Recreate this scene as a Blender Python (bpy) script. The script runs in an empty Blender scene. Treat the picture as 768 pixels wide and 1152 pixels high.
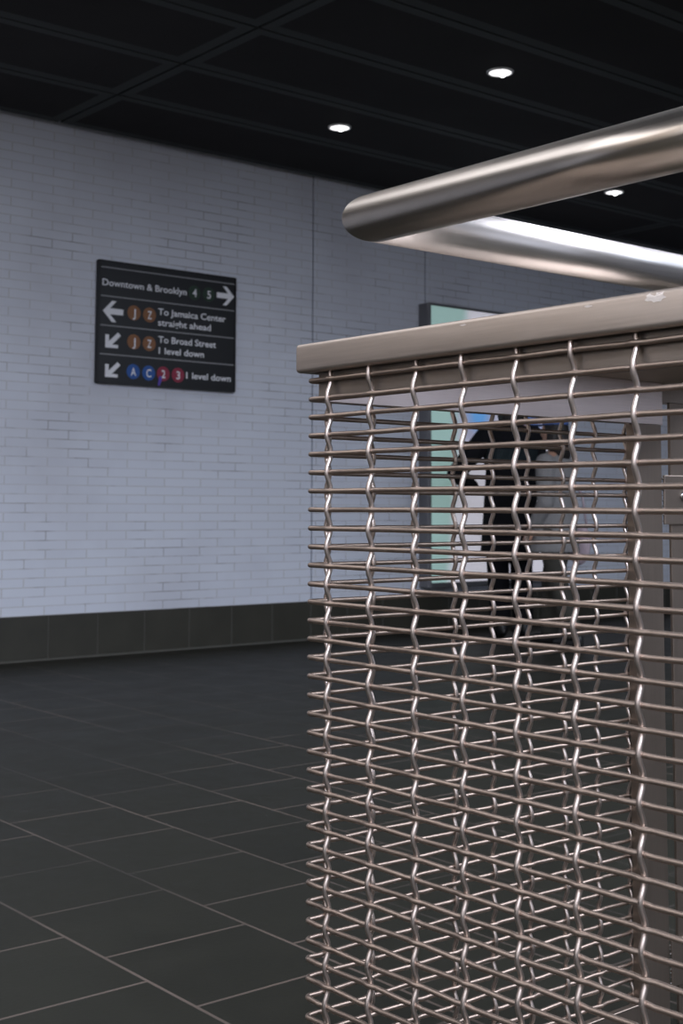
import bpy, bmesh, math, random
from mathutils import Vector, Matrix, noise
random.seed(7)
PI = math.pi
C = bpy.context.scene.collection
sc = bpy.context.scene

HC = 0.88            # camera height above the floor (m)
P = 0.0254           # spacing of the woven wires (m)

# ------------------------------------------------------------------ materials
def new_mat(name):
    m = bpy.data.materials.new(name)
    m.use_nodes = True
    nt = m.node_tree
    b = nt.nodes['Principled BSDF']
    return m, nt, b

def N(nt, kind, **kw):
    n = nt.nodes.new(kind)
    for k, v in kw.items():
        setattr(n, k, v)
    return n

def L(nt, a, b):
    nt.links.new(a, b)

def math_node(nt, op, a, b=None, c=None):
    n = N(nt, 'ShaderNodeMath', operation=op)
    for i, v in enumerate((a, b, c)):
        if v is None:
            continue
        if isinstance(v, (int, float)):
            n.inputs[i].default_value = v
        else:
            L(nt, v, n.inputs[i])
    return n.outputs[0]

def mix_col(nt, fac, a, b, mode='MIX'):
    n = N(nt, 'ShaderNodeMix', data_type='RGBA', blend_type=mode)
    n.clamp_factor = True
    for sock, v in ((n.inputs[0], fac), (n.inputs[6], a), (n.inputs[7], b)):
        if isinstance(v, (int, float)):
            sock.default_value = v
        elif isinstance(v, tuple):
            sock.default_value = (*v, 1) if len(v) == 3 else v
        else:
            L(nt, v, sock)
    return n.outputs[2]

def ramp(nt, fac, stops):
    n = N(nt, 'ShaderNodeValToRGB')
    cr = n.color_ramp
    while len(cr.elements) < len(stops):
        cr.elements.new(0.5)
    for e, (p, c) in zip(cr.elements, stops):
        e.position = p
        e.color = (*c, 1) if len(c) == 3 else c
    L(nt, fac, n.inputs[0])
    return n.outputs[0]

def obj_coord(nt, scale=(1, 1, 1), loc=(0, 0, 0)):
    tc = N(nt, 'ShaderNodeTexCoord')
    mp = N(nt, 'ShaderNodeMapping')
    mp.inputs['Scale'].default_value = scale
    mp.inputs['Location'].default_value = loc
    L(nt, tc.outputs['Object'], mp.inputs['Vector'])
    return mp.outputs[0]

def noise_tex(nt, vec, scale, detail=3.0, rough=0.5):
    n = N(nt, 'ShaderNodeTexNoise')
    n.inputs['Scale'].default_value = scale
    n.inputs['Detail'].default_value = detail
    n.inputs['Roughness'].default_value = rough
    L(nt, vec, n.inputs['Vector'])
    return n.outputs['Fac']

def plain(name, col, rough=0.5, metal=0.0, spec=0.5, var=0.0, vscale=20.0):
    m, nt, b = new_mat(name)
    b.inputs['Base Color'].default_value = (*col, 1)
    b.inputs['Roughness'].default_value = rough
    b.inputs['Metallic'].default_value = metal
    b.inputs['Specular IOR Level'].default_value = spec
    if var:
        f = noise_tex(nt, obj_coord(nt), vscale, 4)
        lo = tuple(c * (1 - var) for c in col)
        hi = tuple(min(1, c * (1 + var)) for c in col)
        L(nt, mix_col(nt, f, lo, hi), b.inputs['Base Color'])
    return m

def emit(name, col, strength, base=(0.8, 0.8, 0.8)):
    m, nt, b = new_mat(name)
    b.inputs['Base Color'].default_value = (*base, 1)
    b.inputs['Emission Color'].default_value = (*col, 1)
    b.inputs['Emission Strength'].default_value = strength
    return m

def brushed(name, col, rough, grain_axis, aniso=0.0, streak=0.18, smudge=0.25, chip=None, bumpy=0.06):
    """brushed stainless steel; grain_axis = scale vector, small along the grain"""
    m, nt, b = new_mat(name)
    b.inputs['Metallic'].default_value = 1.0
    v = obj_coord(nt, grain_axis)
    g = noise_tex(nt, v, 1.0, 4, 0.65)
    s = noise_tex(nt, obj_coord(nt), 9.0, 4, 0.6)
    lo = tuple(c * (1 - streak) for c in col)
    hi = tuple(min(1.0, c * (1 + streak)) for c in col)
    c1 = mix_col(nt, g, lo, hi)
    c2 = mix_col(nt, math_node(nt, 'MULTIPLY', s, smudge), c1, tuple(c * 0.72 for c in col))
    r = math_node(nt, 'MULTIPLY_ADD', g, 0.16, rough - 0.08)
    r = math_node(nt, 'MULTIPLY_ADD', s, 0.10, r)
    bump = N(nt, 'ShaderNodeBump')
    bump.inputs['Strength'].default_value = bumpy
    bump.inputs['Distance'].default_value = 0.001
    L(nt, g, bump.inputs['Height'])
    L(nt, bump.outputs[0], b.inputs['Normal'])
    if chip:
        # scraped patch and small dings of pale paint on the edge of the cap
        (cx, cy, cz, rad) = chip
        co = obj_coord(nt)
        nz = N(nt, 'ShaderNodeTexNoise')
        nz.inputs['Scale'].default_value = 70.0
        nz.inputs['Detail'].default_value = 6.0
        L(nt, co, nz.inputs['Vector'])
        d = N(nt, 'ShaderNodeVectorMath', operation='DISTANCE')
        L(nt, co, d.inputs[0])
        d.inputs[1].default_value = (cx, cy, cz)
        t = math_node(nt, 'DIVIDE', d.outputs['Value'], rad)
        t = math_node(nt, 'MULTIPLY_ADD', nz.outputs['Fac'], -1.6, t)
        mask = math_node(nt, 'LESS_THAN', t, -0.25)
        c2 = mix_col(nt, mask, c2, (0.86, 0.82, 0.78))
        L(nt, math_node(nt, 'SUBTRACT', 1.0, math_node(nt, 'MULTIPLY', mask, 0.8)), b.inputs['Metallic'])
        r = math_node(nt, 'MAXIMUM', r, math_node(nt, 'MULTIPLY', mask, 0.6))
    L(nt, c2, b.inputs['Base Color'])
    L(nt, r, b.inputs['Roughness'])
    if aniso:
        b.inputs['Anisotropic'].default_value = aniso
    return m

STEEL = (0.56, 0.50, 0.455)
m_cap = brushed('brushed steel cap', (0.52, 0.44, 0.38), 0.44, (260, 7, 260), chip=None)
m_rail_y = brushed('brushed steel tube grain y', (0.66, 0.585, 0.51), 0.27, (160, 1.2, 160), streak=0.05, smudge=0.08, bumpy=0.0)
m_rail_x = brushed('brushed steel tube grain x', (0.68, 0.63, 0.59), 0.27, (1.2, 160, 160), streak=0.05, smudge=0.08, bumpy=0.0)
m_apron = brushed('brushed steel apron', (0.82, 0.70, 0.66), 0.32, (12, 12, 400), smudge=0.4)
m_post = brushed('brushed steel post', (0.29, 0.237, 0.198), 0.40, (350, 350, 6))
m_wire = brushed('drawn steel wire', (0.40, 0.315, 0.262), 0.40, (90, 90, 90), streak=0.14, smudge=0.45)
m_wire_v = brushed('drawn steel crimped wire', (0.50, 0.42, 0.375), 0.35, (90, 90, 60), streak=0.12, smudge=0.3)
m_screw = plain('screw steel', (0.45, 0.43, 0.41), 0.22, 1.0)
m_dark = plain('socket black', (0.012, 0.012, 0.012), 0.6)

# glazed white brick
def wall_brick(name, axis='X'):
    m, nt, b = new_mat(name)
    tc = N(nt, 'ShaderNodeTexCoord')
    sep = N(nt, 'ShaderNodeSeparateXYZ')
    L(nt, tc.outputs['Object'], sep.inputs[0])
    u = sep.outputs[0] if axis == 'X' else sep.outputs[1]
    comb = N(nt, 'ShaderNodeCombineXYZ')
    L(nt, math_node(nt, 'ADD', u, 26.8 + 0.045), comb.inputs[0])
    L(nt, math_node(nt, 'ADD', sep.outputs[2], 5.41 - 0.258), comb.inputs[1])
    br = N(nt, 'ShaderNodeTexBrick')
    br.offset = 0.5
    br.inputs['Scale'].default_value = 1.0
    br.inputs['Brick Width'].default_value = 0.268
    br.inputs['Row Height'].default_value = 0.0541
    br.inputs['Mortar Size'].default_value = 0.0028
    br.inputs['Mortar Smooth'].default_value = 0.25
    br.inputs['Bias'].default_value = 0.0
    br.inputs['Color1'].default_value = (0.69, 0.72, 0.80, 1)
    br.inputs['Color2'].default_value = (0.665, 0.695, 0.777, 1)
    br.inputs['Mortar'].default_value = (0.5, 0.5, 0.5, 1)
    L(nt, comb.outputs[0], br.inputs['Vector'])
    # joints: faint nearly everywhere, dark with soot in patches
    soot = noise_tex(nt, obj_coord(nt, (1.3, 1.3, 2.2)), 1.9, 5, 0.6)
    soot_m = ramp(nt, soot, [(0.53, (0.015, 0.015, 0.015)), (0.64, (0.9, 0.9, 0.9))])
    jc = (0.27, 0.265, 0.29)
    stain = noise_tex(nt, obj_coord(nt, (0.8, 0.8, 0.8), (3, 1, 5)), 1.4, 4, 0.55)
    bc = mix_col(nt, ramp(nt, stain, [(0.45, (0, 0, 0)), (0.75, (0.5, 0.5, 0.5))]), br.outputs['Color'], (0.47, 0.465, 0.51))
    row = math_node(nt, 'FRACT', math_node(nt, 'DIVIDE', math_node(nt, 'ADD', sep.outputs[2], 5.41 - 0.258), 0.0541))
    bed = math_node(nt, 'GREATER_THAN', math_node(nt, 'ABSOLUTE', math_node(nt, 'SUBTRACT', row, 0.5)), 0.445)
    wander = noise_tex(nt, obj_coord(nt, (0.5, 0.5, 9.0), (1, 7, 2)), 2.2, 3, 0.6)
    bed = math_node(nt, 'MULTIPLY', bed, ramp(nt, wander, [(0.35, (0.15, 0.15, 0.15)), (0.65, (1, 1, 1))]))
    bc = mix_col(nt, bed, bc, (0.60, 0.61, 0.675))
    fac = math_node(nt, 'MULTIPLY', br.outputs['Fac'], soot_m)
    L(nt, mix_col(nt, fac, bc, jc), b.inputs['Base Color'])
    b.inputs['Roughness'].default_value = 0.45
    b.inputs['Specular IOR Level'].default_value = 0.25
    bump = N(nt, 'ShaderNodeBump')
    bump.inputs['Strength'].default_value = 0.2
    bump.inputs['Distance'].default_value = 0.002
    L(nt, math_node(nt, 'SUBTRACT', 1.0, br.outputs['Fac']), bump.inputs['Height'])
    L(nt, bump.outputs[0], b.inputs['Normal'])
    return m
m_brick = wall_brick('white glazed brick')
m_brick_y = wall_brick('white glazed brick side', 'Y')

# slate floor, running bond
def slate_floor():
    m, nt, b = new_mat('dark slate floor tile')
    tc = N(nt, 'ShaderNodeTexCoord')
    sep = N(nt, 'ShaderNodeSeparateXYZ')
    L(nt, tc.outputs['Object'], sep.inputs[0])
    W, H = 0.3715 * HC, 0.385 * HC
    comb = N(nt, 'ShaderNodeCombineXYZ')
    L(nt, math_node(nt, 'ADD', sep.outputs[1], -(2.296 * HC + 0.5 * W) + 60 * W), comb.inputs[0])
    L(nt, math_node(nt, 'ADD', sep.outputs[0], -1.516 * HC + 60 * H), comb.inputs[1])
    br = N(nt, 'ShaderNodeTexBrick')
    br.offset = 0.5
    br.inputs['Scale'].default_value = 1.0
    br.inputs['Brick Width'].default_value = W
    br.inputs['Row Height'].default_value = H
    br.inputs['Mortar Size'].default_value = 0.0040
    br.inputs['Mortar Smooth'].default_value = 0.15
    br.inputs['Color1'].default_value = (0.0135, 0.0130, 0.0084, 1)
    br.inputs['Color2'].default_value = (0.0185, 0.0178, 0.0120, 1)
    L(nt, comb.outputs[0], br.inputs['Vector'])
    cloud = noise_tex(nt, obj_coord(nt), 5.0, 6, 0.6)
    grain = noise_tex(nt, obj_coord(nt), 90.0, 4, 0.6)
    col = mix_col(nt, ramp(nt, cloud, [(0.3, (0, 0, 0)), (0.75, (1, 1, 1))]), br.outputs['Color'], (0.0225, 0.0215, 0.0150))
    col = mix_col(nt, math_node(nt, 'MULTIPLY', grain, 0.35), col, (0.012, 0.012, 0.010))
    jn = noise_tex(nt, obj_coord(nt, (1, 1, 1), (2, 4, 0)), 0.9, 3, 0.5)
    jc = mix_col(nt, ramp(nt, jn, [(0.35, (0, 0, 0)), (0.6, (1, 1, 1))]), (0.115, 0.088, 0.072), (0.034, 0.030, 0.025))
    L(nt, mix_col(nt, br.outputs['Fac'], col, jc), b.inputs['Base Color'])
    L(nt, math_node(nt, 'MULTIPLY_ADD', cloud, 0.2, 0.42), b.inputs['Roughness'])
    b.inputs['Specular IOR Level'].default_value = 0.19
    bump = N(nt, 'ShaderNodeBump')
    bump.inputs['Strength'].default_value = 0.25
    bump.inputs['Distance'].default_value = 0.002
    L(nt, math_node(nt, 'MULTIPLY_ADD', br.outputs['Fac'], -1.0, math_node(nt, 'MULTIPLY', grain, 0.6)), bump.inputs['Height'])
    L(nt, bump.outputs[0], b.inputs['Normal'])
    return m
m_floor = slate_floor()
m_base = plain('dark slate base tile', (0.037, 0.035, 0.026), 0.45, var=0.35, vscale=6)
m_base_joint = plain('base tile grout', (0.085, 0.082, 0.070), 0.8)
m_gap = plain('joint shadow gap', (0.05, 0.055, 0.065), 0.8)
m_plenum = plain('black plenum', (0.004, 0.004, 0.005), 0.9)
m_pan_c = plain('perforated ceiling panel field', (0.033, 0.031, 0.0305), 0.8, spec=0.12, var=0.35, vscale=1.2)
m_pan_e = plain('ceiling panel margin', (0.052, 0.057, 0.056), 0.7, spec=0.2, var=0.15, vscale=2)
m_beige = plain('warm plaster', (0.55, 0.45, 0.36), 0.7, var=0.06, vscale=2)

# ------------------------------------------------------------------ mesh helpers
def tag(o, label=None, cat=None, group=None, kind=None):
    if label: o['label'] = label
    if cat: o['category'] = cat
    if group: o['group'] = group
    if kind: o['kind'] = kind
    return o

def empty(name, loc=(0, 0, 0), rz=0.0):
    o = bpy.data.objects.new(name, None)
    o.location = loc
    o.rotation_euler = (0, 0, rz)
    o.empty_display_size = 0.1
    C.objects.link(o)
    return o

def link(name, bm, mats, parent=None, smooth=False, angle=None, loc=None, rot=None):
    me = bpy.data.meshes.new(name)
    bmesh.ops.recalc_face_normals(bm, faces=bm.faces[:])
    bm.to_mesh(me)
    bm.free()
    for m in (mats if isinstance(mats, (list, tuple)) else [mats]):
        me.materials.append(m)
    if smooth:
        for p in me.polygons:
            p.use_smooth = True
        if angle is not None:
            me.set_sharp_from_angle(angle=angle)
    o = bpy.data.objects.new(name, me)
    C.objects.link(o)
    if parent: o.parent = parent
    if loc: o.location = loc
    if rot: o.rotation_euler = rot
    return o

def box(bm, x0, x1, y0, y1, z0, z1, mi=0, bevel=0.0, seg=2):
    vs = [bm.verts.new((x, y, z)) for x in (x0, x1) for y in (y0, y1) for z in (z0, z1)]
    fs = []
    for q in ((0, 1, 3, 2), (4, 6, 7, 5), (0, 4, 5, 1), (2, 3, 7, 6), (0, 2, 6, 4), (1, 5, 7, 3)):
        f = bm.faces.new([vs[i] for i in q])
        f.material_index = mi
        fs.append(f)
    if bevel:
        es = list({e for f in fs for e in f.edges})
        r = bmesh.ops.bevel(bm, geom=es, offset=bevel, segments=seg, profile=0.5, affect='EDGES')
        for f in r['faces']:
            f.material_index = mi
    return fs

def prism(bm, pts, z0, z1, mi=0, bevel=0.0, seg=3):
    """polygon pts (x, y) extruded from z0 to z1"""
    a = [bm.verts.new((x, y, z0)) for x, y in pts]
    b = [bm.verts.new((x, y, z1)) for x, y in pts]
    fs = [bm.faces.new(a[::-1]), bm.faces.new(b)]
    n = len(pts)
    for i in range(n):
        fs.append(bm.faces.new((a[i], a[(i + 1) % n], b[(i + 1) % n], b[i])))
    for f in fs: f.material_index = mi
    if bevel:
        es = list({e for f in fs for e in f.edges})
        bmesh.ops.bevel(bm, geom=es, offset=bevel, segments=seg, profile=0.5, affect='EDGES')

def sweep(bm, pts, r, n=10, caps=True, mi=0):
    """round bar along a polyline (parallel-transported frame)"""
    pts = [Vector(p) for p in pts]
    rad = r if isinstance(r, (list, tuple)) else [r] * len(pts)
    t0 = (pts[1] - pts[0]).normalized()
    ref = Vector((0, 0, 1)) if abs(t0.z) < 0.9 else Vector((0, 1, 0))
    nrm = (ref - t0 * ref.dot(t0)).normalized()
    rings = []
    for i, p in enumerate(pts):
        if i == 0: t = t0
        elif i == len(pts) - 1: t = (pts[i] - pts[i - 1]).normalized()
        else: t = ((pts[i] - pts[i - 1]).normalized() + (pts[i + 1] - pts[i]).normalized()).normalized()
        nrm = (nrm - t * nrm.dot(t)).normalized()
        bn = t.cross(nrm)
        rings.append([bm.verts.new(p + (nrm * math.cos(2 * PI * k / n) + bn * math.sin(2 * PI * k / n)) * rad[i]) for k in range(n)])
    for a, b in zip(rings, rings[1:]):
        for k in range(n):
            f = bm.faces.new((a[k], a[(k + 1) % n], b[(k + 1) % n], b[k]))
            f.material_index = mi
            f.smooth = True
    if caps:
        bm.faces.new(rings[0][::-1]).material_index = mi
        bm.faces.new(rings[-1]).material_index = mi

def lathe(bm, prof, n=32, centre=(0, 0, 0), mi=0, axis='Z'):
    """prof = [(r, h)]; r = 0 closes"""
    cx, cy, cz = centre
    def pt(r, h, k):
        a = 2 * PI * k / n
        if axis == 'Z': return (cx + r * math.cos(a), cy + r * math.sin(a), cz + h)
        return (cx + r * math.cos(a), cy + h, cz + r * math.sin(a))
    rings = []
    for r, h in prof:
        if r <= 1e-9: rings.append([bm.verts.new(pt(0, h, 0))])
        else: rings.append([bm.verts.new(pt(r, h, k)) for k in range(n)])
    for a, b in zip(rings, rings[1:]):
        for k in range(n):
            k2 = (k + 1) % n
            if len(a) == 1 and len(b) == 1: continue
            if len(a) == 1: f = bm.faces.new((a[0], b[k], b[k2]))
            elif len(b) == 1: f = bm.faces.new((a[k], b[0], a[k2]))
            else: f = bm.faces.new((a[k], b[k], b[k2], a[k2]))
            f.material_index = mi
            f.smooth = True

# ------------------------------------------------------------------ the setting
XL, XR, YF, YW = -2.4, 15.0, -6.0, 8.02 * HC     # room extents; YW = the white brick wall
ZC = (1 + 2.585) * HC                            # ceiling height
ZB = 0.293 * HC                                  # top of the dark base course

bm = bmesh.new(); box(bm, XL, XR, YF, YW + 0.3, -0.12, 0.0)
tag(link('floor', bm, m_floor), kind='structure')

# brick wall: three brick panels with open shadow joints, over a dark backing
bm = bmesh.new()
joints = [XL, 6.305 * HC, 7.507 * HC, 12.3 * HC, XR]
for a, b in zip(joints, joints[1:]):
    box(bm, a + 0.0065, b - 0.0065, YW, YW + 0.06, ZB, ZC + 0.12, 0)
box(bm, XL, XR, YW + 0.055, YW + 0.25, 0.0, ZC + 0.12, 1)
tag(link('wall_back', bm, [m_brick, m_gap]), 'white glazed thin brick wall with two upright dark joints', kind='structure')

# dark slate base course, one slab each 0.32 m
bm = bmesh.new()
px = 4.089 * HC
w = 0.3665 * HC
k0 = int((XL - px) / w)
x = px + k0 * w
while x < XR - w:
    box(bm, x + 0.004, x + w - 0.004, YW - 0.016, YW + 0.02, 0.012, ZB, 0, bevel=0.002, seg=1)
    x += w
box(bm, XL, XR, YW - 0.011, YW + 0.03, 0.0, ZB - 0.004, 1)
box(bm, XL, XR, YW - 0.022, YW - 0.0, 0.0, 0.012, 1)
tag(link('baseboard_back', bm, [m_base, m_base_joint]), 'dark slate base course along the foot of the brick wall', kind='structure')

bm = bmesh.new(); box(bm, XL - 0.2, XL, YF, YW, 0.95, ZC + 0.12, 0); box(bm, XL - 0.2, XL + 0.02, YF, YW, 0, 0.95, 1)
tag(link('wall_left', bm, [m_beige, m_base]), kind='structure')
bm = bmesh.new(); box(bm, XR, XR + 0.2, YF, YW, 0, ZC + 0.12)
tag(link('wall_right', bm, m_brick_y), kind='structure')
bm = bmesh.new(); box(bm, XL, XR, YF - 0.2, YF, 0.3, ZC + 0.12, 0); box(bm, XL, XR, YF - 0.2, YF + 0.02, 0, 0.3, 1)
tag(link('wall_front', bm, [m_beige, m_base]), kind='structure')

m_panel_glow = emit('added panel glow', (0.72, 0.80, 1.0), 1.15)
m_panel_glow_l = emit('added side panel glow', (0.95, 0.95, 1.0), 1.5)
m_panel_frame = plain('added panel frame metal', (0.10, 0.10, 0.11), 0.4, 0.7)
bm = bmesh.new()  # framed glowing panels, unseen, added for the inner apron and rail to reflect
for k in range(4):
    x0 = 3.6 + 1.7 * k
    box(bm, x0 + 0.05, x0 + 1.65, YF, YF + 0.02, 0.95, 3.0, 1)
    for a in ((x0, x0 + 0.06, 0.9, 3.05), (x0 + 1.64, x0 + 1.70, 0.9, 3.05), (x0 + 0.06, x0 + 1.64, 0.9, 0.96), (x0 + 0.06, x0 + 1.64, 2.99, 3.05)):
        box(bm, a[0], a[1], YF, YF + 0.06, a[2], a[3], 0)
tag(link('added_light_panel_1', bm, [m_panel_frame, m_panel_glow]), kind='structure')

bm = bmesh.new()  # unseen glowing side panel, added to put highlights on the upright wires
box(bm, XL, XL + 0.03, 0.15, 2.25, 1.0, 2.55, 1)
for a in ((0.10, 0.16, 0.95, 2.6), (2.24, 2.30, 0.95, 2.6), (0.16, 2.24, 0.95, 1.01), (0.16, 2.24, 2.54, 2.6)):
    box(bm, XL, XL + 0.07, a[0], a[1], a[2], a[3], 0)
tag(link('added_light_panel_2', bm, [m_panel_frame, m_panel_glow_l]), kind='structure')

# ceiling: long dark metal panels, perforated field with a plain margin, black plenum above
bm = bmesh.new()
box(bm, XL, XR, YF, YW + 0.3, ZC + 0.10, ZC + 0.16, 2)
sx, sy = 5.70 * HC, 0.7515 * HC
g = 0.009
def ceiling_panel(x0, x1, y0, y1):
    x0 += g; x1 -= g; y0 += g; y1 -= g
    mg = min(0.062, (y1 - y0) * 0.3)
    o = [(x0, y0), (x1, y0), (x1, y1), (x0, y1)]
    i_ = [(x0 + mg, y0 + mg), (x1 - mg, y0 + mg), (x1 - mg, y1 - mg), (x0 + mg, y1 - mg)]
    vo = [bm.verts.new((*q, ZC)) for q in o]
    vi = [bm.verts.new((*q, ZC + 0.003)) for q in i_]
    vt = [bm.verts.new((*q, ZC + 0.05)) for q in o]
    for a in range(4):
        b = (a + 1) % 4
        bm.faces.new((vo[a], vo[b], vi[b], vi[a])).material_index = 1
        bm.faces.new((vo[a], vt[a], vt[b], vo[b])).material_index = 1
    bm.faces.new(vi).material_index = 0
    bm.faces.new(vt).material_index = 2
yt = 7.12 * HC
ys = [7.905 * HC, yt] + [yt - sy * k for k in range(1, 20)]
for i in range(-2, 3):
    for ya, yb in zip(ys, ys[1:]):
        x0, x1 = max(XL, 4.03 * HC + i * sx), min(XR, 4.03 * HC + (i + 1) * sx)
        if x1 > x0 and yb > YF: ceiling_panel(x0, x1, yb, ya)
me_c = link('ceiling', bm, [m_pan_c, m_pan_e, m_plenum])
tag(me_c, 'dark ceiling of long metal panels with fine seams', kind='structure')

# ------------------------------------------------------------------ recessed downlights
m_ring = plain('downlight white trim', (0.7, 0.7, 0.7), 0.4)
m_lens = emit('downlight lens glow', (1.0, 0.98, 0.98), 1.6)
m_bulb = emit('downlight bulb glow', (1.0, 0.99, 0.97), 7.0)
def downlight(x, y, label, dx):
    t = empty('ceiling_downlight', (x, y, ZC))
    tag(t, label, 'ceiling light', 'round downlights in the dark ceiling')
    bm = bmesh.new()
    lathe(bm, [(0.058, 0.002), (0.058, -0.006), (0.068, -0.006), (0.071, 0.002)])
    link('trim_ring', bm, m_ring, t, smooth=True)
    bm = bmesh.new()
    lathe(bm, [(0.0, -0.001), (0.03, -0.0015), (0.0585, -0.004)])
    link('reflector', bm, m_lens, t, smooth=True)
    bm = bmesh.new()
    lathe(bm, [(0.0, -0.024), (0.010, -0.021), (0.017, -0.012), (0.018, -0.001)], n=20, centre=(dx, 0.0, 0))
    link('bulb', bm, m_bulb, t, smooth=True)
downlight(5.541 * HC, 6.765 * HC, 'round downlight left of the other two, nearest above the sign', 0.012)
downlight(5.551 * HC, 5.278 * HC, 'highest round downlight in the picture, in the middle ceiling panel', 0.018)
downlight(8.407 * HC, 6.731 * HC, 'round downlight seen between the two steel handrail tubes', 0.012)

# ------------------------------------------------------------------ woven wire barrier
# all in wire-spacing units q, turned to metres by V(); the corner of the mesh is (CX, CY)
CX, CY = 44.783, 57.315
def V(x, y, z): return Vector((x * P, y * P, HC + z * P))
ZROW = [7.086, 6.051, 5.059, 4.031, 3.012, 2.001, 0.985, -0.034, -1.055, -2.068, -3.069, -4.092, -5.06, -6.078, -7.055,
        -8.058, -9.064, -10.096, -11.078, -12.091, -13.105, -14.103, -15.099, -16.088, -17.092, -18.067, -19.09, -20.045,
        -21.073, -22.051, -23.042, -24.024, -25.033]
while len(ZROW) < 41: ZROW.append(ZROW[-1] - 1.004)
ZFLOOR = -HC / P
WR = 0.136           # wire radius
AV, AH = 0.145, 0.06 # crimp of upright and of level wires
YEND, XEND, XWIRE = 21.5, 80.5, 74.6
def y_up(n): return CY - 1.825 - 3.438 * n
def x_up(k): return CX + 1.41 + 3.275 * k
NY = 10
NX = 11
BASE = V(CX, CY, ZFLOOR)
barrier = empty('wire_mesh_barrier', BASE)
tag(barrier, 'stainless steel barrier of woven wire mesh under a flat steel cap, turning a corner', 'barrier')
def part(name, bm, m, parent=barrier, **kw):
    for v in bm.verts: v.co -= BASE
    return link(name, bm, m, parent, **kw)

def crimp(t, sharp=1.35):
    c = math.cos(t)
    tri = 1 - 2 * math.acos(max(-1, min(1, c))) / PI
    return 0.5 * max(-1.0, min(1.0, sharp * c)) + 0.5 * tri

# level wires: each one bent round the corner, so each is one part
for m, z in enumerate(ZROW):
    pts = []
    # near face, from the near end to the corner
    y = YEND + 0.6
    ycr = [(y_up(n), 1 if (n + m) % 2 else -1) for n in range(NY)]     # sign: upright passes in front -> wire kinks back
    ys_ = []
    for yc, s in ycr:
        for d in (-0.55, -0.28, 0.0, 0.28, 0.55):
            ys_.append((yc + d, s, d))
    ys_.sort()
    pts.append(V(CX, YEND, z))
    for yy, s, d in ys_:
        if yy < YEND + 0.2 or yy > CY - 0.6: continue
        w_ = 0.5 + 0.5 * math.cos(PI * min(1, abs(d) / 0.55))
        pts.append(V(CX + s * AH * (w_ * 2 - 1), yy, z + 0.02 * noise.noise((yy * 0.3, m * 3.1, 0))))
    rb = 0.34
    for k in range(7):
        a = PI / 2 * k / 6
        pts.append(V(CX + rb - rb * math.cos(a), CY - rb + rb * math.sin(a), z))
    xs_ = []
    for k in range(NX):
        s = 1 if (k + m) % 2 else -1
        for d in (-0.55, -0.28, 0.0, 0.28, 0.55): xs_.append((x_up(k) + d, s, d))
    xs_.sort()
    for xx, s, d in xs_:
        if xx < CX + 0.6 or xx > XWIRE - 0.2: continue
        w_ = 0.5 + 0.5 * math.cos(PI * min(1, abs(d) / 0.55))
        pts.append(V(xx, CY + s * AH * (w_ * 2 - 1), z + 0.02 * noise.noise((xx * 0.3, m * 1.7, 5))))
    pts.append(V(XWIRE, CY, z))
    bm = bmesh.new(); sweep(bm, pts, WR * P, 10)
    part('horizontal_wire', bm, m_wire)

# upright crimped wires
def upright(pos, along):
    pts = []
    ztop, zbot = 8.3, ZROW[-1] - 0.7
    SUB = 8
    fine = [(ztop, 0.0)]
    for m in range(len(ZROW) - 1):
        for s in range(SUB):
            f = s / SUB
            fine.append((ZROW[m] * (1 - f) + ZROW[m + 1] * f, (m + f)))
    fine.append((ZROW[-1], len(ZROW) - 1))
    out = []
    for i, (z, ph) in enumerate(fine):
        if i == 0: ph = -0.55
        out.append((z, ph))
    out.append((zbot, len(ZROW) - 0.4))
    for z, ph in out:
        # ph odd/even -> front/back
        c = crimp(PI * (ph + pos[2]))
        if along == 'Y': pts.append(V(CX + AV * c, pos[0], z))
        else: pts.append(V(pos[0], CY + AV * c, z))
    bm = bmesh.new(); sweep(bm, pts, WR * 1.0 * P, 10)
    part('vertical_wire', bm, m_wire_v)
for n in range(NY):
    if y_up(n) > YEND: upright((y_up(n), 0, n), 'Y')         # front (-X) where n + m is odd
for k in range(NX):
    if x_up(k) < XWIRE - 0.5: upright((x_up(k), 0, k), 'X')

# flat cap, L shaped, softly rounded edges
e, cw = 0.55, 6.5
def q2(x, y): return (x * P, y * P)
bm = bmesh.new()
tl = 0.5
prism(bm, [q2(CX - e, YEND - 0.6), q2(CX - e + tl, YEND - 0.6), q2(CX - e + tl, CY + e - tl), q2(XEND + 1, CY + e - tl), q2(XEND + 1, CY + e), q2(CX - e, CY + e)],
      HC + 7.52 * P, HC + 9.12 * P, bevel=0.22 * P, seg=4)
ti = 0.23
prism(bm, [q2(CX - e + ti, YEND - 0.6), q2(CX - e + cw, YEND - 0.6), q2(CX - e + cw, CY + e - 9.5), q2(XEND + 1, CY + e - 9.5), q2(XEND + 1, CY + e - ti), q2(CX - e + ti, CY + e - ti)],
      HC + 8.88 * P, HC + 9.12 * P)
part('cap', bm, m_cap, smooth=True, angle=math.radians(50))

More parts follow.
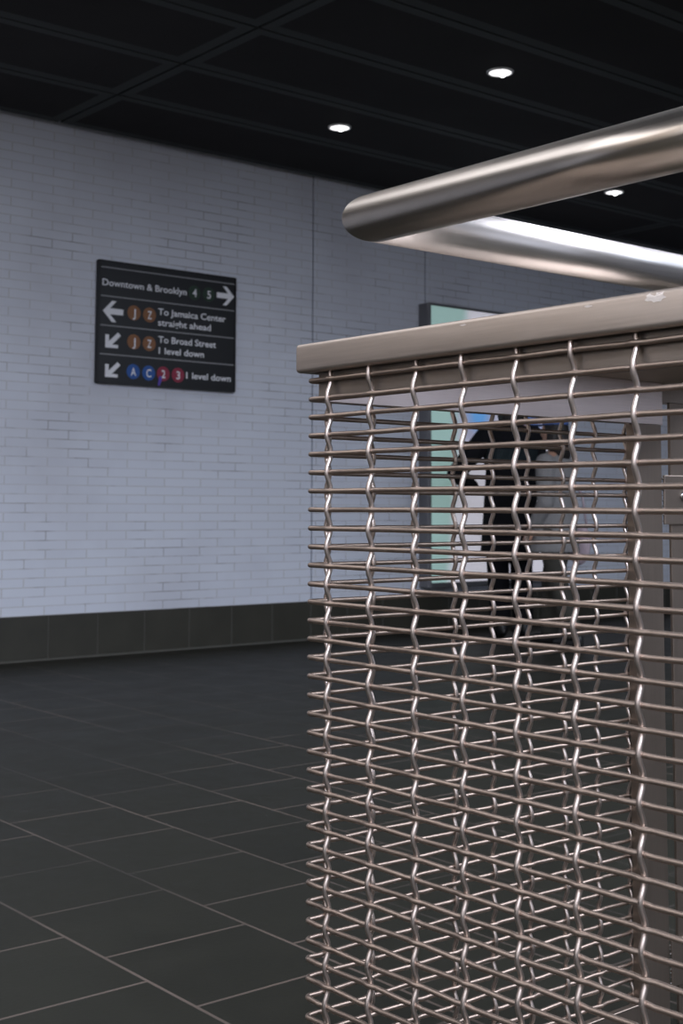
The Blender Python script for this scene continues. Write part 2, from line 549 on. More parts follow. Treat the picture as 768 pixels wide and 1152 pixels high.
# pale scrape on the top edge of the cap and small dings along it
m_chip = plain('scraped pale metal', (0.80, 0.74, 0.70), 0.5, 1.0, var=0.12, vscale=300)
def scrape(y0, wy, hz, seed, spread):
    rnd = random.Random(seed)
    bm = bmesh.new()
    ring = []
    n = 18
    for k in range(n):
        a = 2 * PI * k / n
        rr = 0.55 + 0.45 * rnd.random()
        ring.append((wy * rr * math.cos(a), hz * rr * math.sin(a)))
    cv = bm.verts.new(V(CX - e - 0.010, y0, 9.12 - 0.30))
    vs = []
    for dy, dz in ring:
        z = 9.12 - 0.30 + dz
        over = max(0.0, z - (9.12 - 0.24))
        xin = 0.0 if over <= 0 else 0.24 - math.sqrt(max(0, 0.24 ** 2 - min(over, 0.235) ** 2))
        z = min(z, 9.11)
        vs.append(bm.verts.new(V(CX - e - 0.012 + xin, y0 + dy, z)))
    for k in range(n): bm.faces.new((cv, vs[k], vs[(k + 1) % n]))
    o = part('scrape_mark', bm, m_chip)
    tag(o, 'pale scraped spot on the cap edge')
scrape(33.35, 0.62, 0.30, 3, 1)
scrape(36.9, 0.25, 0.07, 5, 1)
scrape(44.6, 0.30, 0.06, 8, 1)

m_apron_shaded = brushed('shaded steel apron outer', (0.29, 0.25, 0.22), 0.42, (260, 7, 260), smudge=0.5)  # darker copy of the apron steel; shade under the cap put into the colour
# aprons below the cap, behind the wires
za = 5.95
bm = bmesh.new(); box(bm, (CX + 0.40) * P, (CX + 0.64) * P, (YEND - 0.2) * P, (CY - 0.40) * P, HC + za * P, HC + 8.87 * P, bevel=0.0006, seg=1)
part('apron', bm, m_apron_shaded)
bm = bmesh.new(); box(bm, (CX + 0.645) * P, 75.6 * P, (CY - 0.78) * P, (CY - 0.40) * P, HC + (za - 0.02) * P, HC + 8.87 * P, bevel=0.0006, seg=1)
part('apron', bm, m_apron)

# flat bar posts
PY0, PY1 = CY - 0.92, CY - 0.20
for x0, x1 in ((72.25, 75.22), (76.22, 79.3)):
    PY1 = CY - 0.20 if x0 < 76 else PY0 + 0.24
    bm = bmesh.new(); box(bm, x0 * P, x1 * P, PY0 * P, PY1 * P, 0.0, HC + (5.92 if x0 < 76 else 7.54) * P, bevel=0.0012, seg=2)
    part('post', bm, m_post)
# end posts outside the picture on the near side
bm = bmesh.new(); box(bm, (CX + 0.42) * P, (CX + 1.2) * P, (YEND - 0.1) * P, (YEND + 2.2) * P, 0.0, HC + 5.92 * P, bevel=0.0012, seg=1)
part('post', bm, m_post)
# bottom rail of the mesh
for (x0, x1, y0, y1) in ((CX + 0.42, CX + 0.9, YEND, CY - 0.4), (CX + 0.91, 72.2, CY - 0.9, CY - 0.42)):
    bm = bmesh.new(); box(bm, x0 * P, x1 * P, y0 * P, y1 * P, HC - 34.0 * P, HC - 32.4 * P, bevel=0.0008, seg=1)
    part('bottom_rail', bm, m_post)

# brackets that tie the two posts, each with a socket screw and weld beads
for zt, zb in ((2.42, -0.98), (-28.95, -32.0)):
    bm = bmesh.new(); box(bm, 75.30 * P, 79.0 * P, (PY0 - 0.16) * P, (PY0 + 0.02) * P, HC + zb * P, HC + zt * P, bevel=0.0008, seg=1)
    br_ = part('bracket', bm, m_post)
    zs = (zt + zb) / 2 + 0.28
    bm = bmesh.new()
    lathe(bm, [(0.0, -0.05 * P), (0.11 * P, -0.06 * P), (0.115 * P, -0.17 * P), (0.26 * P, -0.16 * P), (0.34 * P, -0.09 * P), (0.36 * P, 0.02 * P)], n=24, axis='Y')
    s_ = link('screw', bm, m_screw, br_, smooth=True, angle=math.radians(40))
    s_.location = V(77.42, PY0 - 0.16, zs) - BASE
    bm = bmesh.new()
    for k in range(9):
        c = V(75.27, PY0 - 0.03, zb + 0.25 + k * (zt - zb - 0.5) / 8 + random.uniform(-.06, .06)) - BASE
        bmesh.ops.create_icosphere(bm, subdivisions=1, radius=random.uniform(0.05, 0.10) * P, matrix=Matrix.Translation(c))
    for f in bm.faces: f.smooth = True
    w_o = link('weld_bead', bm, m_screw, br_)
    tag(w_o, kind='stuff')

# ------------------------------------------------------------------ handrail: round tube mitred at the corner
RR = 1.383
RX, RY, RZ = 47.45, 54.63, 16.24
hb = V(RX, RY, 9.12)
rail = empty('handrail', hb)
tag(rail, 'thick round brushed steel handrail with a mitred corner above the flat cap', 'handrail')
def mitred(axis, far):
    bm = bmesh.new()
    n = 64
    A, B = [], []
    for k in range(n):
        a = 2 * PI * k / n
        ca, sa = RR * math.cos(a), RR * math.sin(a)
        if axis == 'Y':    # runs along -Y; cross-section in X, Z; mitre plane y - RY = -(x - RX)
            A.append(bm.verts.new(V(RX + ca, RY - ca, RZ + sa) - hb))
            B.append(bm.verts.new(V(RX + ca, far, RZ + sa) - hb))
        else:              # runs along +X; cross-section in Y, Z
            A.append(bm.verts.new(V(RX - ca, RY + ca, RZ + sa) - hb))
            B.append(bm.verts.new(V(far, RY + ca, RZ + sa) - hb))
    for k in range(n):
        f = bm.faces.new((A[k], A[(k + 1) % n], B[(k + 1) % n], B[k]))
        f.smooth = True
    bm.faces.new(A); bm.faces.new(B)
    return bm
o = link('rail_tube', mitred('Y', 18.0), m_rail_y, rail); tag(o, 'nearer rail tube running towards the right edge')
o = link('rail_tube', mitred('X', 88.0), m_rail_x, rail); tag(o, 'farther rail tube with bright streaks along its top')
for (x, y) in ((RX, 22.6), (79.0, RY)):
    bm = bmesh.new()
    lathe(bm, [(0.0, 0.0), (1.15 * P, 0.0), (1.15 * P, 0.25 * P), (0.62 * P, 0.3 * P), (0.62 * P, (RZ - 9.12 - 0.9) * P)], n=32, centre=V(x, y, 9.12) - hb)
    link('stanchion', bm, m_rail_y, rail, smooth=True, angle=math.radians(40))

# ------------------------------------------------------------------ directional sign
m_sign = plain('sign black enamel', (0.012, 0.0125, 0.014), 0.35, spec=0.4)
m_sedge = plain('sign frame black', (0.006, 0.006, 0.007), 0.5)
m_white = plain('sign white print', (0.82, 0.82, 0.86), 0.5)
m_rule = plain('sign rule line', (0.30, 0.30, 0.31), 0.5)
m_brown = plain('bullet brown', (0.23, 0.095, 0.035), 0.5)
m_blue = plain('bullet blue', (0.015, 0.085, 0.32), 0.5)
m_red = plain('bullet red', (0.26, 0.02, 0.05), 0.5)
m_green = plain('bullet dark green', (0.012, 0.035, 0.018), 0.5)
m_purple = plain('marker purple', (0.10, 0.06, 0.38), 0.6)
SX0, SX1, SZ1, SZ0 = 4.402 * HC, 5.544 * HC, HC + 1.710 * HC, HC + 0.8615 * HC
SW, SH = SX1 - SX0, SZ1 - SZ0
sign = empty('direction_sign', (SX0, YW - 0.03, SZ0))
tag(sign, 'black transit direction sign with white arrows and coloured route circles on the brick wall', 'sign')
def sp(u, v): return (u * SW, (1 - v) * SH)     # fractions from the top left -> local x, z
bm = bmesh.new(); box(bm, 0, SW, 0.0, 0.03, 0, SH, bevel=0.003, seg=2)
link('sign_panel', bm, m_sign, sign)
bm = bmesh.new()
for a in ((-0.004, 0.012, 0, SH), (SW - 0.006, SW + 0.004, 0, SH), (0, SW, SH - 0.006, SH + 0.004), (0, SW, -0.004, 0.006)):
    box(bm, a[0], a[1], -0.006, 0.028, a[2], a[3])
link('sign_frame', bm, m_sedge, sign)
for v in (0.053, 0.289, 0.530, 0.766):
    bm = bmesh.new()
    x0, z = sp(0.012, v); x1, _ = sp(0.993, v)
    box(bm, x0, x1, -0.002, 0.001, z - 0.0032, z + 0.0032)
    link('divider_line', bm, m_rule, sign)
def flat(pts, y0=-0.003, y1=0.001):
    bm = bmesh.new()
    a = [bm.verts.new((x, y0, z)) for x, z in pts]
    b = [bm.verts.new((x, y1, z)) for x, z in pts]
    bm.faces.new(a); bm.faces.new(b[::-1])
    for i in range(len(pts)):
        j = (i + 1) % len(pts)
        bm.faces.new((a[i], b[i], b[j], a[j]))
    return bm
def arrow(u, v, ang, size):
    # arrow pointing right, then turned; half-length 1
    shape = [(1.0, 0.0), (0.12, 0.92), (-0.32, 0.92), (0.30, 0.26), (-1.0, 0.26), (-1.0, -0.26), (0.30, -0.26), (-0.32, -0.92), (0.12, -0.92)]
    cx, cz = sp(u, v)
    ca, sa = math.cos(ang), math.sin(ang)
    bm = flat([(cx + size * (x * ca - z * sa), cz + size * (x * sa + z * ca)) for x, z in shape])
    link('arrow', bm, m_white, sign)
def diag_arrow(u0, u1, v0, v1):
    # down-left arrow: square corner head and a diagonal shaft
    x0, z1 = sp(u0, v0); x1, z0 = sp(u1, v1)
    w, h = x1 - x0, z1 - z0
    shape = [(0, 0), (0.86, 0), (0.86, 0.22), (0.46, 0.22), (1.04, 0.84), (0.84, 1.04), (0.24, 0.42), (0.24, 0.86), (0, 0.86)]
    link('arrow', flat([(x0 + a * w, z0 + b * h) for a, b in shape]), m_white, sign)
def text_bm(body, x0, x1, zbase, cap, y=-0.003, centre=False, bold=0.014):
    cu = bpy.data.curves.new('lettering_curve', 'FONT')
    cu.body = body; cu.size = 1.0; cu.offset = bold; cu.extrude = 0.0; cu.resolution_u = 4
    ob = bpy.data.objects.new('lettering_source', cu)
    C.objects.link(ob)
    dg = bpy.context.evaluated_depsgraph_get()
    me = bpy.data.meshes.new_from_object(ob.evaluated_get(dg))
    bpy.data.objects.remove(ob); bpy.data.curves.remove(cu)
    bm = bmesh.new(); bm.from_mesh(me); bpy.data.meshes.remove(me)
    xs = [v.co.x for v in bm.verts]
    a, b = min(xs), max(xs)
    capu = 0.729
    kx = (x1 - x0) / (b - a); kz = cap / capu
    for v in bm.verts:
        v.co = Vector((x0 + (v.co.x - a) * kx, y, zbase + v.co.y * kz))
    return bm
def lettering(body, u0, u1, vbase, capv=0.056, parent=None):
    x0, z = sp(u0, vbase); x1, _ = sp(u1, vbase)
    bm = text_bm(body, x0, x1, z, capv * SH)
    n = len(body.split(' '))
    spans = sorted((min(v.co.x for v in f.verts), max(v.co.x for v in f.verts)) for f in bm.faces)
    gaps, hi = [], spans[0][1]
    for a, b in spans:
        if a > hi: gaps.append((a - hi, (a + hi) / 2))
        hi = max(hi, b)
    cuts = sorted(g_[1] for g_ in sorted(gaps, reverse=True)[:n - 1])
    lim = [-9] + cuts + [9]
    for a, b in zip(lim, lim[1:]):                # one part per word
        w_ = bm.copy()
        bmesh.ops.delete(w_, geom=[v for v in w_.verts if not a <= v.co.x < b], context='VERTS')
        link('lettering', w_, m_white, parent or sign)
    bm.free()
def bullet(u, v, m, ch, r=0.062):
    cx, cz = sp(u, v)
    R_ = r * SH
    o = link('route_circle', flat([(cx + R_ * math.cos(2 * PI * k / 40), cz + R_ * math.sin(2 * PI * k / 40)) for k in range(40)], -0.002, 0.001), m, sign)
    wd = {'J': 0.40, 'Z': 0.56, 'A': 0.70, 'C': 0.66, '2': 0.52, '3': 0.52, '4': 0.62, '5': 0.54}[ch] * R_ * 1.15
    cp = 1.12 * R_
    link('route_letter', text_bm(ch, cx - wd / 2, cx + wd / 2, cz - cp / 2, cp, y=-0.0042, bold=0.014), m_white, o)
lettering('Downtown & Brooklyn', 0.023, 0.624, 0.203, 0.056)
bullet(0.684, 0.172, m_green, '4'); bullet(0.793, 0.172, m_green, '5')
arrow(0.922, 0.166, 0.0, 0.067 * SW)
arrow(0.100, 0.412, PI, 0.070 * SW)
bullet(0.246, 0.404, m_brown, 'J'); bullet(0.356, 0.407, m_brown, 'Z')
lettering('To Jamaica Center', 0.417, 0.926, 0.396); lettering('straight ahead', 0.417, 0.811, 0.487)
diag_arrow(0.050, 0.152, 0.587, 0.712)
bullet(0.248, 0.645, m_brown, 'J'); bullet(0.357, 0.648, m_brown, 'Z')
lettering('To Broad Street', 0.421, 0.851, 0.630); lettering('1 level down', 0.425, 0.760, 0.724)
diag_arrow(0.052, 0.152, 0.830, 0.952)
bullet(0.247, 0.892, m_blue, 'A'); bullet(0.356, 0.894, m_blue, 'C'); bullet(0.461, 0.892, m_red, '2'); bullet(0.569, 0.892, m_red, '3')
lettering('1 level down', 0.629, 0.969, 0.914)
x0, z0 = sp(0.438, 0.915); x1, z1 = sp(0.424, 0.992)
o = link('marker_scribble', flat([(x0 - .008, z0), (x0 + .008, z0 + .004), (x0 + .014, z0 - .02), (x1 + .010, z1), (x1 - .004, z1), (x1 + .001, z0 - .03)], -0.0046, -0.004), m_purple, sign)
tag(o, 'purple marker scribble')

# ------------------------------------------------------------------ lit display case on the wall behind the mesh
m_case = plain('display case grey metal', (0.20, 0.20, 0.21), 0.45, 0.6)
def artwork():
    m, nt, b = new_mat('backlit poster print')
    tc = N(nt, 'ShaderNodeTexCoord')
    sep = N(nt, 'ShaderNodeSeparateXYZ')
    L(nt, tc.outputs['Object'], sep.inputs[0])
    u, w = sep.outputs[0], sep.outputs[2]
    mint, white, lav = (0.40, 0.60, 0.56), (0.80, 0.78, 0.86), (0.42, 0.43, 0.58)
    edge = math_node(nt, 'MULTIPLY_ADD', w, 0.10, 0.16)       # a slanted colour edge
    f = N(nt, 'ShaderNodeMapRange'); f.interpolation_type = 'SMOOTHSTEP'
    L(nt, math_node(nt, 'SUBTRACT', u, edge), f.inputs[0]); f.inputs[1].default_value = -0.03; f.inputs[2].default_value = 0.10
    c = mix_col(nt, f.outputs[0], mint, white)
    d = N(nt, 'ShaderNodeVectorMath', operation='DISTANCE')
    L(nt, tc.outputs['Object'], d.inputs[0]); d.inputs[1].default_value = (0.50, 0, 1.20)
    nb = noise_tex(nt, tc.outputs['Object'], 5.0, 3)
    t = math_node(nt, 'MULTIPLY_ADD', nb, 0.25, d.outputs['Value'])
    c = mix_col(nt, ramp(nt, t, [(0.25, (1, 1, 1)), (0.42, (0, 0, 0))]), c, lav)
    d2 = N(nt, 'ShaderNodeVectorMath', operation='DISTANCE')
    L(nt, tc.outputs['Object'], d2.inputs[0]); d2.inputs[1].default_value = (0.52, 0, 1.27)
    c = mix_col(nt, ramp(nt, d2.outputs['Value'], [(0.05, (1, 1, 1)), (0.16, (0, 0, 0))]), c, (0.16, 0.42, 0.85))
    d3 = N(nt, 'ShaderNodeVectorMath', operation='DISTANCE')
    L(nt, tc.outputs['Object'], d3.inputs[0]); d3.inputs[1].default_value = (1.02, 0, 1.22)
    c = mix_col(nt, ramp(nt, d3.outputs['Value'], [(0.12, (1, 1, 1)), (0.30, (0, 0, 0))]), c, (0.10, 0.17, 0.42))
    L(nt, c, b.inputs['Base Color']); L(nt, c, b.inputs['Emission Color'])
    b.inputs['Emission Strength'].default_value = 0.42
    b.inputs['Roughness'].default_value = 0.4
    return m
m_art = artwork()
KX0, KX1, KZ0, KZ1 = 7.43 * HC, 9.10 * HC, HC - 0.640 * HC, HC + 1.715 * HC
KY = 7.885 * HC
case = empty('poster_display_case', (KX0, KY, KZ0))
tag(case, 'lit poster display case on the brick wall behind the two people', 'display case')
kw, kh, kd = KX1 - KX0, KZ1 - KZ0, YW - KY
bm = bmesh.new()
box(bm, 0, kw, 0.02, kd, 0, kh, bevel=0.004, seg=1)
link('housing', bm, m_case, case)
bm = bmesh.new()
fr = 0.018
for a in ((0, fr, 0, kh), (kw - fr, kw, 0, kh), (fr, kw - fr, kh - fr, kh), (fr, kw - fr, 0, 0.035)):
    box(bm, a[0], a[1], 0.0, 0.022, a[2], a[3], bevel=0.002, seg=1)
link('frame', bm, m_case, case)
bm = bmesh.new(); box(bm, fr, kw - fr, 0.012, 0.021, 0.035, kh - fr)
link('poster', bm, m_art, case)

# ------------------------------------------------------------------ people
m_skin = plain('skin', (0.42, 0.24, 0.17), 0.55, var=0.08, vscale=30)
m_black = plain('black coat cloth', (0.008, 0.008, 0.010), 0.9, spec=0.15, var=0.3, vscale=40)
m_teal = plain('grey teal cloth', (0.085, 0.12, 0.135), 0.85, var=0.15, vscale=40)
m_trous = plain('black trouser cloth', (0.006, 0.006, 0.008), 0.9, spec=0.15, var=0.3, vscale=40)
m_greycoat = plain('grey coat cloth', (0.21, 0.205, 0.205), 0.9, spec=0.2, var=0.12, vscale=25)
m_olive = plain('dark olive trousers', (0.035, 0.033, 0.026), 0.9, var=0.2, vscale=30)
m_hair = plain('dark brown hair', (0.012, 0.009, 0.008), 0.6, var=0.4, vscale=120)
m_cap_b = plain('blue cap cloth', (0.055, 0.10, 0.26), 0.85, var=0.15, vscale=60)
m_shoe = plain('black shoe leather', (0.01, 0.01, 0.01), 0.45)
m_bagp = plain('pale pink bag cloth', (0.45, 0.36, 0.40), 0.8, var=0.1, vscale=40)
m_eye = plain('eye white', (0.6, 0.58, 0.55), 0.3)

def skin_mesh(chains, subdiv=1, root=0):
    """chains: lists of (x, y, z, rx[, ry]); equal coordinates are welded; returns evaluated bmesh"""
    me = bpy.data.meshes.new('figure_source')
    idx, verts, rad, edges = {}, [], [], []
    for ch in chains:
        prev = None
        for q in ch:
            key = tuple(round(c, 4) for c in q[:3])
            if key not in idx:
                idx[key] = len(verts); verts.append(q[:3]); rad.append((q[3], q[4] if len(q) > 4 else q[3]))
            i = idx[key]
            if prev is not None and prev != i: edges.append((prev, i))
            prev = i
    me.from_pydata(verts, edges, [])
    ob = bpy.data.objects.new('figure_source', me)
    C.objects.link(ob)
    md = ob.modifiers.new('skin', 'SKIN'); md.use_smooth_shade = True
    for i, r in enumerate(rad):
        me.skin_vertices[0].data[i].radius = r
        me.skin_vertices[0].data[i].use_root = (i == root)
    s = ob.modifiers.new('sub', 'SUBSURF'); s.levels = subdiv; s.render_levels = subdiv
    dg = bpy.context.evaluated_depsgraph_get()
    out = bpy.data.meshes.new_from_object(ob.evaluated_get(dg))
    bm = bmesh.new(); bm.from_mesh(out)
    bpy.data.objects.remove(ob); bpy.data.meshes.remove(me); bpy.data.meshes.remove(out)
    return bm

def remesh(bms, voxel, smooth_it=3):
    """join several closed shapes into one continuous surface"""
    me = bpy.data.meshes.new('figure_source')
    bm = bmesh.new()
    for b in bms:
        t = bpy.data.meshes.new('figure_piece'); b.to_mesh(t); b.free(); bm.from_mesh(t); bpy.data.meshes.remove(t)
    bm.to_mesh(me); bm.free()
    ob = bpy.data.objects.new('figure_source', me); C.objects.link(ob)
    r = ob.modifiers.new('remesh', 'REMESH'); r.mode = 'VOXEL'; r.voxel_size = voxel; r.use_smooth_shade = True
    s = ob.modifiers.new('smooth', 'SMOOTH'); s.iterations = smooth_it; s.factor = 0.5
    dg = bpy.context.evaluated_depsgraph_get()
    out = bpy.data.meshes.new_from_object(ob.evaluated_get(dg))
    b2 = bmesh.new(); b2.from_mesh(out)
    bpy.data.objects.remove(ob); bpy.data.meshes.remove(me); bpy.data.meshes.remove(out)
    return b2

def ell(c, r, seg=24, ring=16, rot=None):
    bm = bmesh.new()
    M = Matrix.Translation(c) @ (rot or Matrix.Identity(4)) @ Matrix.Diagonal((*r, 1))
    bmesh.ops.create_uvsphere(bm, u_segments=seg, v_segments=ring, radius=1.0, matrix=M)
    return bm

def hand_chains(wrist, d, side, thumb):
    """palm along d, fingers spread along 'side', curled slightly towards 'thumb' normal"""
    d = Vector(d).normalized(); s = Vector(side).normalized(); n = d.cross(s).normalized()
    w = Vector(wrist)
    out = []
    lens = (0.070, 0.080, 0.074, 0.058)
    for i, ln in enumerate(lens):
        off = s * (0.027 - 0.018 * i)
        k0 = w + d * 0.045 + off * 0.8
        k1 = w + d * 0.088 + off
        k2 = k1 + (d + n * 0.35).normalized() * ln * 0.45
        k3 = k2 + (d + n * 0.95).normalized() * ln * 0.32
        k4 = k3 + (d + n * 1.5).normalized() * ln * 0.23
        out.append([(*k0, 0.0105), (*k1, 0.0095), (*k2, 0.0088), (*k3, 0.0080), (*k4, 0.0068)])
    t0 = w + d * 0.025 + s * 0.024
    t1 = t0 + (d * 0.6 + s * 0.8).normalized() * 0.034
    t2 = t1 + (d * 0.9 + s * 0.4 + n * 0.3).normalized() * 0.030
    t3 = t2 + (d * 1.0 + n * 0.4).normalized() * 0.022
    out.append([(*t0, 0.013), (*t1, 0.0115), (*t2, 0.0098), (*t3, 0.0078)])
    return out

def palm(wrist, d, side):
    d = Vector(d).normalized(); s = Vector(side).normalized(); n = d.cross(s).normalized()
    rot = Matrix((s, d, n)).transposed().to_4x4()
    return ell(Vector(wrist) + d * 0.05, (0.040, 0.055, 0.016), rot=rot)

def person(name, loc, rz, label, H, J, coat, trousers, hair_m, long_hair, coat_len, extra=None):
    """J: joint positions (local, +Y is forward, metres at 1.75 m); arms given by elbow / wrist"""
    t = empty(name, loc, rz)
    tag(t, label, 'person')
    t.scale = (H / 1.75,) * 3
    # ---- body, one continuous surface
    body = [skin_mesh([
        [(0, 0, .95, .125, .10), (0, -.005, 1.12, .115, .085), (0, -.005, 1.30, .145, .10), (0, -.005, 1.43, .085, .07), (0, .005, 1.52, .052), (0, .015, 1.58, .055)],
        [(0, -.005, 1.43, .085, .07), (.15, 0, 1.40, .060), (*J['el'], .043), (*J['wl'], .029)],
        [(0, -.005, 1.43, .085, .07), (-.15, 0, 1.40, .060), (*J['er'], .043), (*J['wr'], .029)],
        [(0, 0, .95, .125, .10), (.095, 0, .88, .085), (*J['kl'], .056), (*J['al'], .038), (J['al'][0], J['al'][1] + .03, .055, .036), (J['al'][0] + .01, J['al'][1] + .13, .035, .030)],
        [(0, 0, .95, .125, .10), (-.095, 0, .88, .085), (*J['kr'], .056), (*J['ar'], .038), (J['ar'][0], J['ar'][1] + .03, .055, .036), (J['ar'][0] - .01, J['ar'][1] + .13, .035, .030)],
    ])]
    hz = 1.645
    body.append(ell((0, .015, hz), (.074, .094, .112)))
    body.append(ell((0, .045, hz - .060), (.054, .062, .058)))
    body.append(ell((0, .112, hz - .018), (.013, .020, .026)))            # nose
    body.append(ell((0, .100, hz - .060), (.024, .014, .010)))            # mouth
    body.append(ell((0, .092, hz + .018), (.050, .014, .012)))            # brow
    for s in (-1, 1):
        body.append(ell((s * .077, .005, hz - .012), (.010, .020, .031))) # ears
    for w_, e_, sgn in ((J['wl'], J['el'], 1), (J['wr'], J['er'], -1)):
        d = (Vector(w_) - Vector(e_)).normalized()
        side = Vector((-sgn * 0.15, 1, 0.0)); side = (side - d * side.dot(d)).normalized()
        if sgn < 0: pass
        body.append(palm(w_, d, side))
        for ch in hand_chains(w_, d, side, 1): body.append(skin_mesh([ch]))
    bo = link('body', remesh(body, 0.0065), m_skin, t, smooth=True)
    for s in (-1, 1):
        link('eye', ell((s * .032, .096, hz + .002), (.011, .009, .008)), m_eye, t, smooth=True)
    # ---- trousers
    def tube(pts, r):
        b_ = bmesh.new(); sweep(b_, pts, r, 16); return b_
    def lerp(a, b, f): return tuple(a[i] + (b[i] - a[i]) * f for i in range(3))
    legs = [ell((0, 0, .93), (.165, .125, .13))]
    for sgn, k_, a_ in ((1, J['kl'], J['al']), (-1, J['kr'], J['ar'])):
        hip = (sgn * .09, 0, .90)
        legs.append(tube([hip, lerp(hip, k_, .5), k_, lerp(k_, a_, .5), (a_[0], a_[1], .085)], [.105, .095, .078, .076, .072]))
    link('trousers', remesh(legs, 0.010), trousers, t, smooth=True)
    # ---- shoes
    for a in (J['al'], J['ar']):
        bm1 = ell((a[0], a[1] + .055, .045), (.047, .135, .045))
        bm2 = ell((a[0], a[1] - .02, .07), (.042, .055, .065))
        b = remesh([bm1, bm2], 0.008)
        for v in b.verts: v.co.z = max(v.co.z, 0.001)
        link('shoe', b, m_shoe, t, smooth=True)
    # ---- coat
    bt = bmesh.new()
    prof = [(1.495, .062, .066, .006), (1.47, .085, .08, .002), (1.435, .145, .10, 0), (1.38, .195, .122, -.004), (1.28, .192, .132, -.006), (1.15, .176, .130, -.004),
            (1.02, .182, .136, 0), (coat_len + .06, .202, .190, .022), (coat_len, .206, .198, .026)]
    rings = [[bt.verts.new((rx * math.cos(2 * PI * k / 28), oy + ry * math.sin(2 * PI * k / 28), z)) for k in range(28)] for z, rx, ry, oy in prof]
    for a_, b_ in zip(rings, rings[1:]):
        for k in range(28): bt.faces.new((a_[k], a_[(k + 1) % 28], b_[(k + 1) % 28], b_[k]))
    bt.faces.new(rings[0]); bt.faces.new(rings[-1][::-1])
    bmesh.ops.recalc_face_normals(bt, faces=bt.faces[:])
    cp_ = [bt]
    for sgn, e_, w_ in ((1, J['el'], J['wl']), (-1, J['er'], J['wr'])):
        sh = (sgn * .155, -.002, 1.40)
        cp_.append(ell(sh, (.075, .075, .07)))
        cp_.append(tube([sh, lerp(sh, e_, .5), e_], [.078, .072, .062]))
        cp_.append(ell(e_, (.062, .062, .062)))
        cp_.append(tube([e_, lerp(e_, w_, .45), lerp(e_, w_, .90)], [.062, .056, .046]))
    link('coat', remesh(cp_, 0.010, 4), coat, t, smooth=True)
    # ---- hair
    hp = [ell((0, -.008, hz + .022), (.086, .098, .103)), ell((0, -.045, hz - .03), (.078, .070, .085))]
    if long_hair:
        hp += [ell((0, -.065, hz - .12), (.088, .058, .13)), ell((.07, -.01, hz - .07), (.024, .045, .10)), ell((-.07, -.01, hz - .07), (.024, .045, .10))]
    hb_ = remesh(hp, 0.007, 2)
    dele = [v for v in hb_.verts if v.co.y > .055 and v.co.z < hz + .055]
    for v in dele: v.co.y = min(v.co.y, .055)
    for v in hb_.verts:
        n_ = noise.noise(Vector((v.co.x * 90, v.co.y * 90, v.co.z * 14)))
        v.co += v.normal * 0.004 * n_
    link('hair', hb_, hair_m, t, smooth=True)
    if extra: extra(t, hz)
    return t

J1 = dict(er=(-.40, -.02, 1.12), wr=(-.20, .17, 1.02), el=(.24, .02, 1.11), wl=(.21, .17, .95),
          kl=(.085, .03, .49), al=(.08, -.01, .09), kr=(-.085, .03, .49), ar=(-.08, -.01, .09))
def back_band(t, hz):
    bm = bmesh.new()
    prof = []
    n = 28
    ra, rb = [], []
    for k in range(n):
        a = 2 * PI * k / n
        ra.append(bm.verts.new((.184 * math.cos(a), .137 * math.sin(a) - .004, 1.17)))
        rb.append(bm.verts.new((.200 * math.cos(a), .139 * math.sin(a) - .006, 1.29)))
    for k in range(n): bm.faces.new((ra[k], ra[(k + 1) % n], rb[(k + 1) % n], rb[k]))
    bmesh.ops.solidify(bm, geom=bm.faces[:], thickness=-0.012)
    o = link('jacket_band', bm, m_teal, t, smooth=True)
    tag(o, 'grey teal band across the back of the black jacket')
FA = math.atan2(0.7722, 0.6354)          # camera heading in plan
def face(deg): return FA - PI / 2 + math.radians(deg)    # 0 = facing away from the camera, 90 = facing left
person('person', (7.66 * HC, 7.20 * HC, 0), face(12), 'person in black coat and trousers, back turned, one elbow bent out', 1.76, J1,
       m_black, m_trous, m_hair, True, .56, back_band)
J2 = dict(el=(.22, .03, 1.10), wl=(.20, .16, .90), er=(-.22, -.04, 1.09), wr=(-.20, .10, .88),
          kl=(.09, .10, .49), al=(.09, .12, .09), kr=(-.09, -.06, .50), ar=(-.09, -.20, .11))
def blue_cap(t, hz):
    bm = ell((0, -.002, hz + .050), (.092, .106, .080))
    for v in bm.verts: v.co.z = max(v.co.z, hz + .045)
    link('cap', bm, m_cap_b, t, smooth=True)
    b2 = ell((0, .135, hz + .050), (.070, .070, .008))
    link('cap_visor', b2, m_cap_b, t, smooth=True)
person('person', (7.40 * HC, 6.50 * HC, 0), face(50), 'person in grey coat and blue cap walking behind the mesh, beside the steel post', 1.48, J2,
       m_greycoat, m_olive, m_hair, True, .72, blue_cap)

# pale bag hanging at the second person's side
k2 = 1.48 / 1.75
fa2 = face(50)
hip = Vector((math.cos(fa2) * .255 + math.sin(fa2) * .05, math.sin(fa2) * .255 - math.cos(fa2) * .05, 0)) * k2
bag = empty('shoulder_bag', (7.40 * HC + hip.x, 6.50 * HC + hip.y, 0.66), fa2)
tag(bag, 'pale pink bag hanging from the shoulder of the person in grey', 'bag')
b = ell((0, 0, .0), (.035, .085, .14))
for v in b.verts: v.co.z = max(min(v.co.z, .12), -.14)
link('bag_body', b, m_bagp, bag, smooth=True)
bm = bmesh.new()
dx = -.255 * k2
top = 1.445 * k2 - 0.66
sweep(bm, [(0, -.06, .10), (-.005, -.03, .32), (dx + .215 * k2, .02, top - .16), (dx + .195 * k2, .035, top - .045), (dx + .12 * k2, .045, top + .012), (dx + .195 * k2, .06, top - .045), (dx + .215 * k2, .07, top - .16), (-.005, .075, .32), (0, .06, .10)], .008, 8)
link('strap', bm, m_bagp, bag, smooth=True)

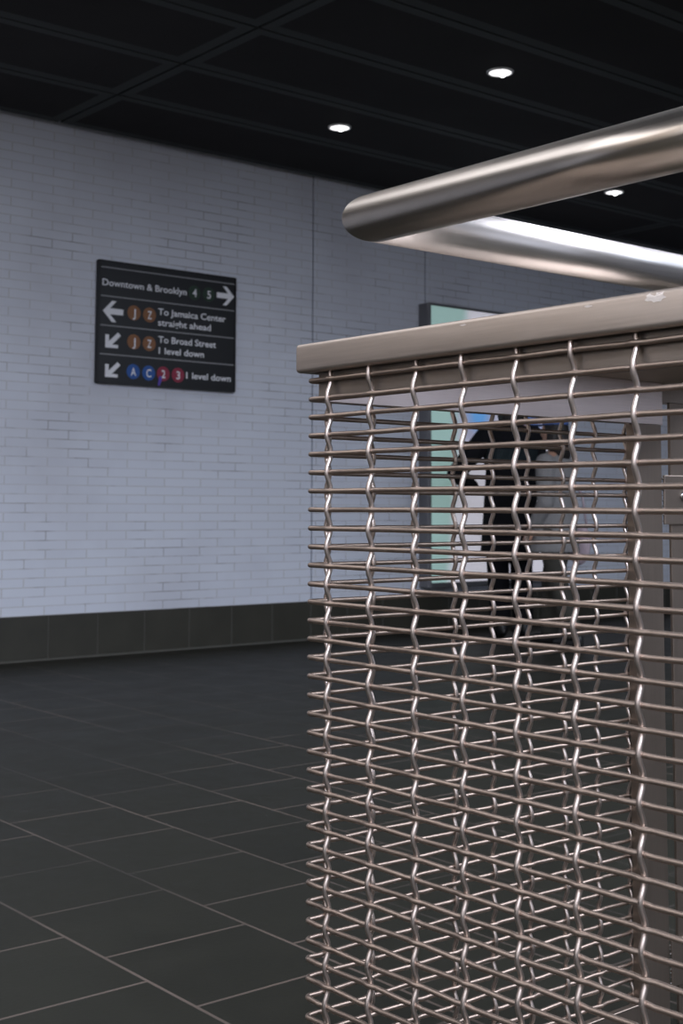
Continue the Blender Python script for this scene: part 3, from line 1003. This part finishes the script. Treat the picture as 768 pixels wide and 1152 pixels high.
# ------------------------------------------------------------------ light
def area(name, loc, sxy, energy, col, rot=(0, 0, 0)):
    l = bpy.data.lights.new(name, 'AREA')
    l.shape = 'RECTANGLE'; l.size, l.size_y = sxy
    l.energy = energy; l.color = col
    o = bpy.data.objects.new(name, l); o.location = loc; o.rotation_euler = rot
    C.objects.link(o); return o
def spot(name, loc, energy, col, ang=110, blend=0.9, r=0.05):
    l = bpy.data.lights.new(name, 'SPOT')
    l.energy = energy; l.color = col; l.spot_size = math.radians(ang); l.spot_blend = blend; l.shadow_soft_size = r
    o = bpy.data.objects.new(name, l); o.location = loc
    C.objects.link(o); return o
COOL, WARM = (0.71, 0.81, 1.0), (1.0, 0.87, 0.74)
for i in range(-1, 3):
    for j in range(0, 2):
        spot('downlight_lamp', ((5.541 + 2.86 * i) * HC, (6.765 - 1.49 * j) * HC, ZC - 0.03), 14, (0.92, 0.95, 1.0), 120)
# cool unseen fill lights at ceiling height, added to light the brick wall
area('hall_fill_light', (0.0, 3.6, ZC - 0.01), (3.6, 1.8), 55, (0.92, 0.93, 1.0))
area('hall_fill_light', (-0.6, -1.5, ZC - 0.01), (3.0, 2.4), 530, COOL)
area('hall_fill_light', (7.6, 0.6, ZC - 0.01), (2.6, 1.6), 60, COOL)
# unseen overhead light to the right, added for the far rail's bright reflection
area('added_overhead_light', (4.3, 0.1, ZC - 0.01), (3.0, 3.4), 290, (0.82, 0.87, 1.0))

# warm unseen fill lights added along the left wall and behind the viewer
area('warm_fill_light', (-1.7, 3.4, ZC - 0.01), (0.6, 3.0), 20, (1.0, 0.95, 0.90))
area('warm_fill_light', (-1.0, -2.6, ZC - 0.01), (1.6, 1.6), 30, WARM)

w = bpy.data.worlds.new('World'); sc.world = w; w.use_nodes = True
w.node_tree.nodes['Background'].inputs[0].default_value = (0.5, 0.55, 0.65, 1)
w.node_tree.nodes['Background'].inputs[1].default_value = 0.05

# ------------------------------------------------------------------ camera
cam = bpy.data.cameras.new('camera')
co = bpy.data.objects.new('camera', cam); C.objects.link(co)
yaw, pit, roll = 0.88226892, 0.08114657, 0.00365200
F0 = Vector((math.cos(yaw), math.sin(yaw), 0)); R0 = Vector((math.sin(yaw), -math.cos(yaw), 0)); U0 = Vector((0, 0, 1))
F = F0 * math.cos(pit) + U0 * math.sin(pit)
U = U0 * math.cos(pit) - F0 * math.sin(pit)
R = R0 * math.cos(roll) + U * math.sin(roll)
U = U * math.cos(roll) - R0 * math.sin(roll)
M = Matrix((R, U, -F)).transposed().to_4x4()
M.translation = (0, 0, HC)
co.matrix_world = M
cam.sensor_fit = 'VERTICAL'; cam.sensor_height = 36.0
cam.lens = 1478.37 / 1152 * 36.0
cam.shift_y = -(576 - 452.52) / 1152
cam.clip_start = 0.05
cam.dof.use_dof = True
cam.dof.focus_distance = 1.80
cam.dof.aperture_fstop = 12.5
sc.camera = co

vs = sc.view_settings
vs.view_transform = 'Standard'; vs.look = 'None'; vs.gamma = 1.0; vs.exposure = 0.0
vs.use_curve_mapping = False
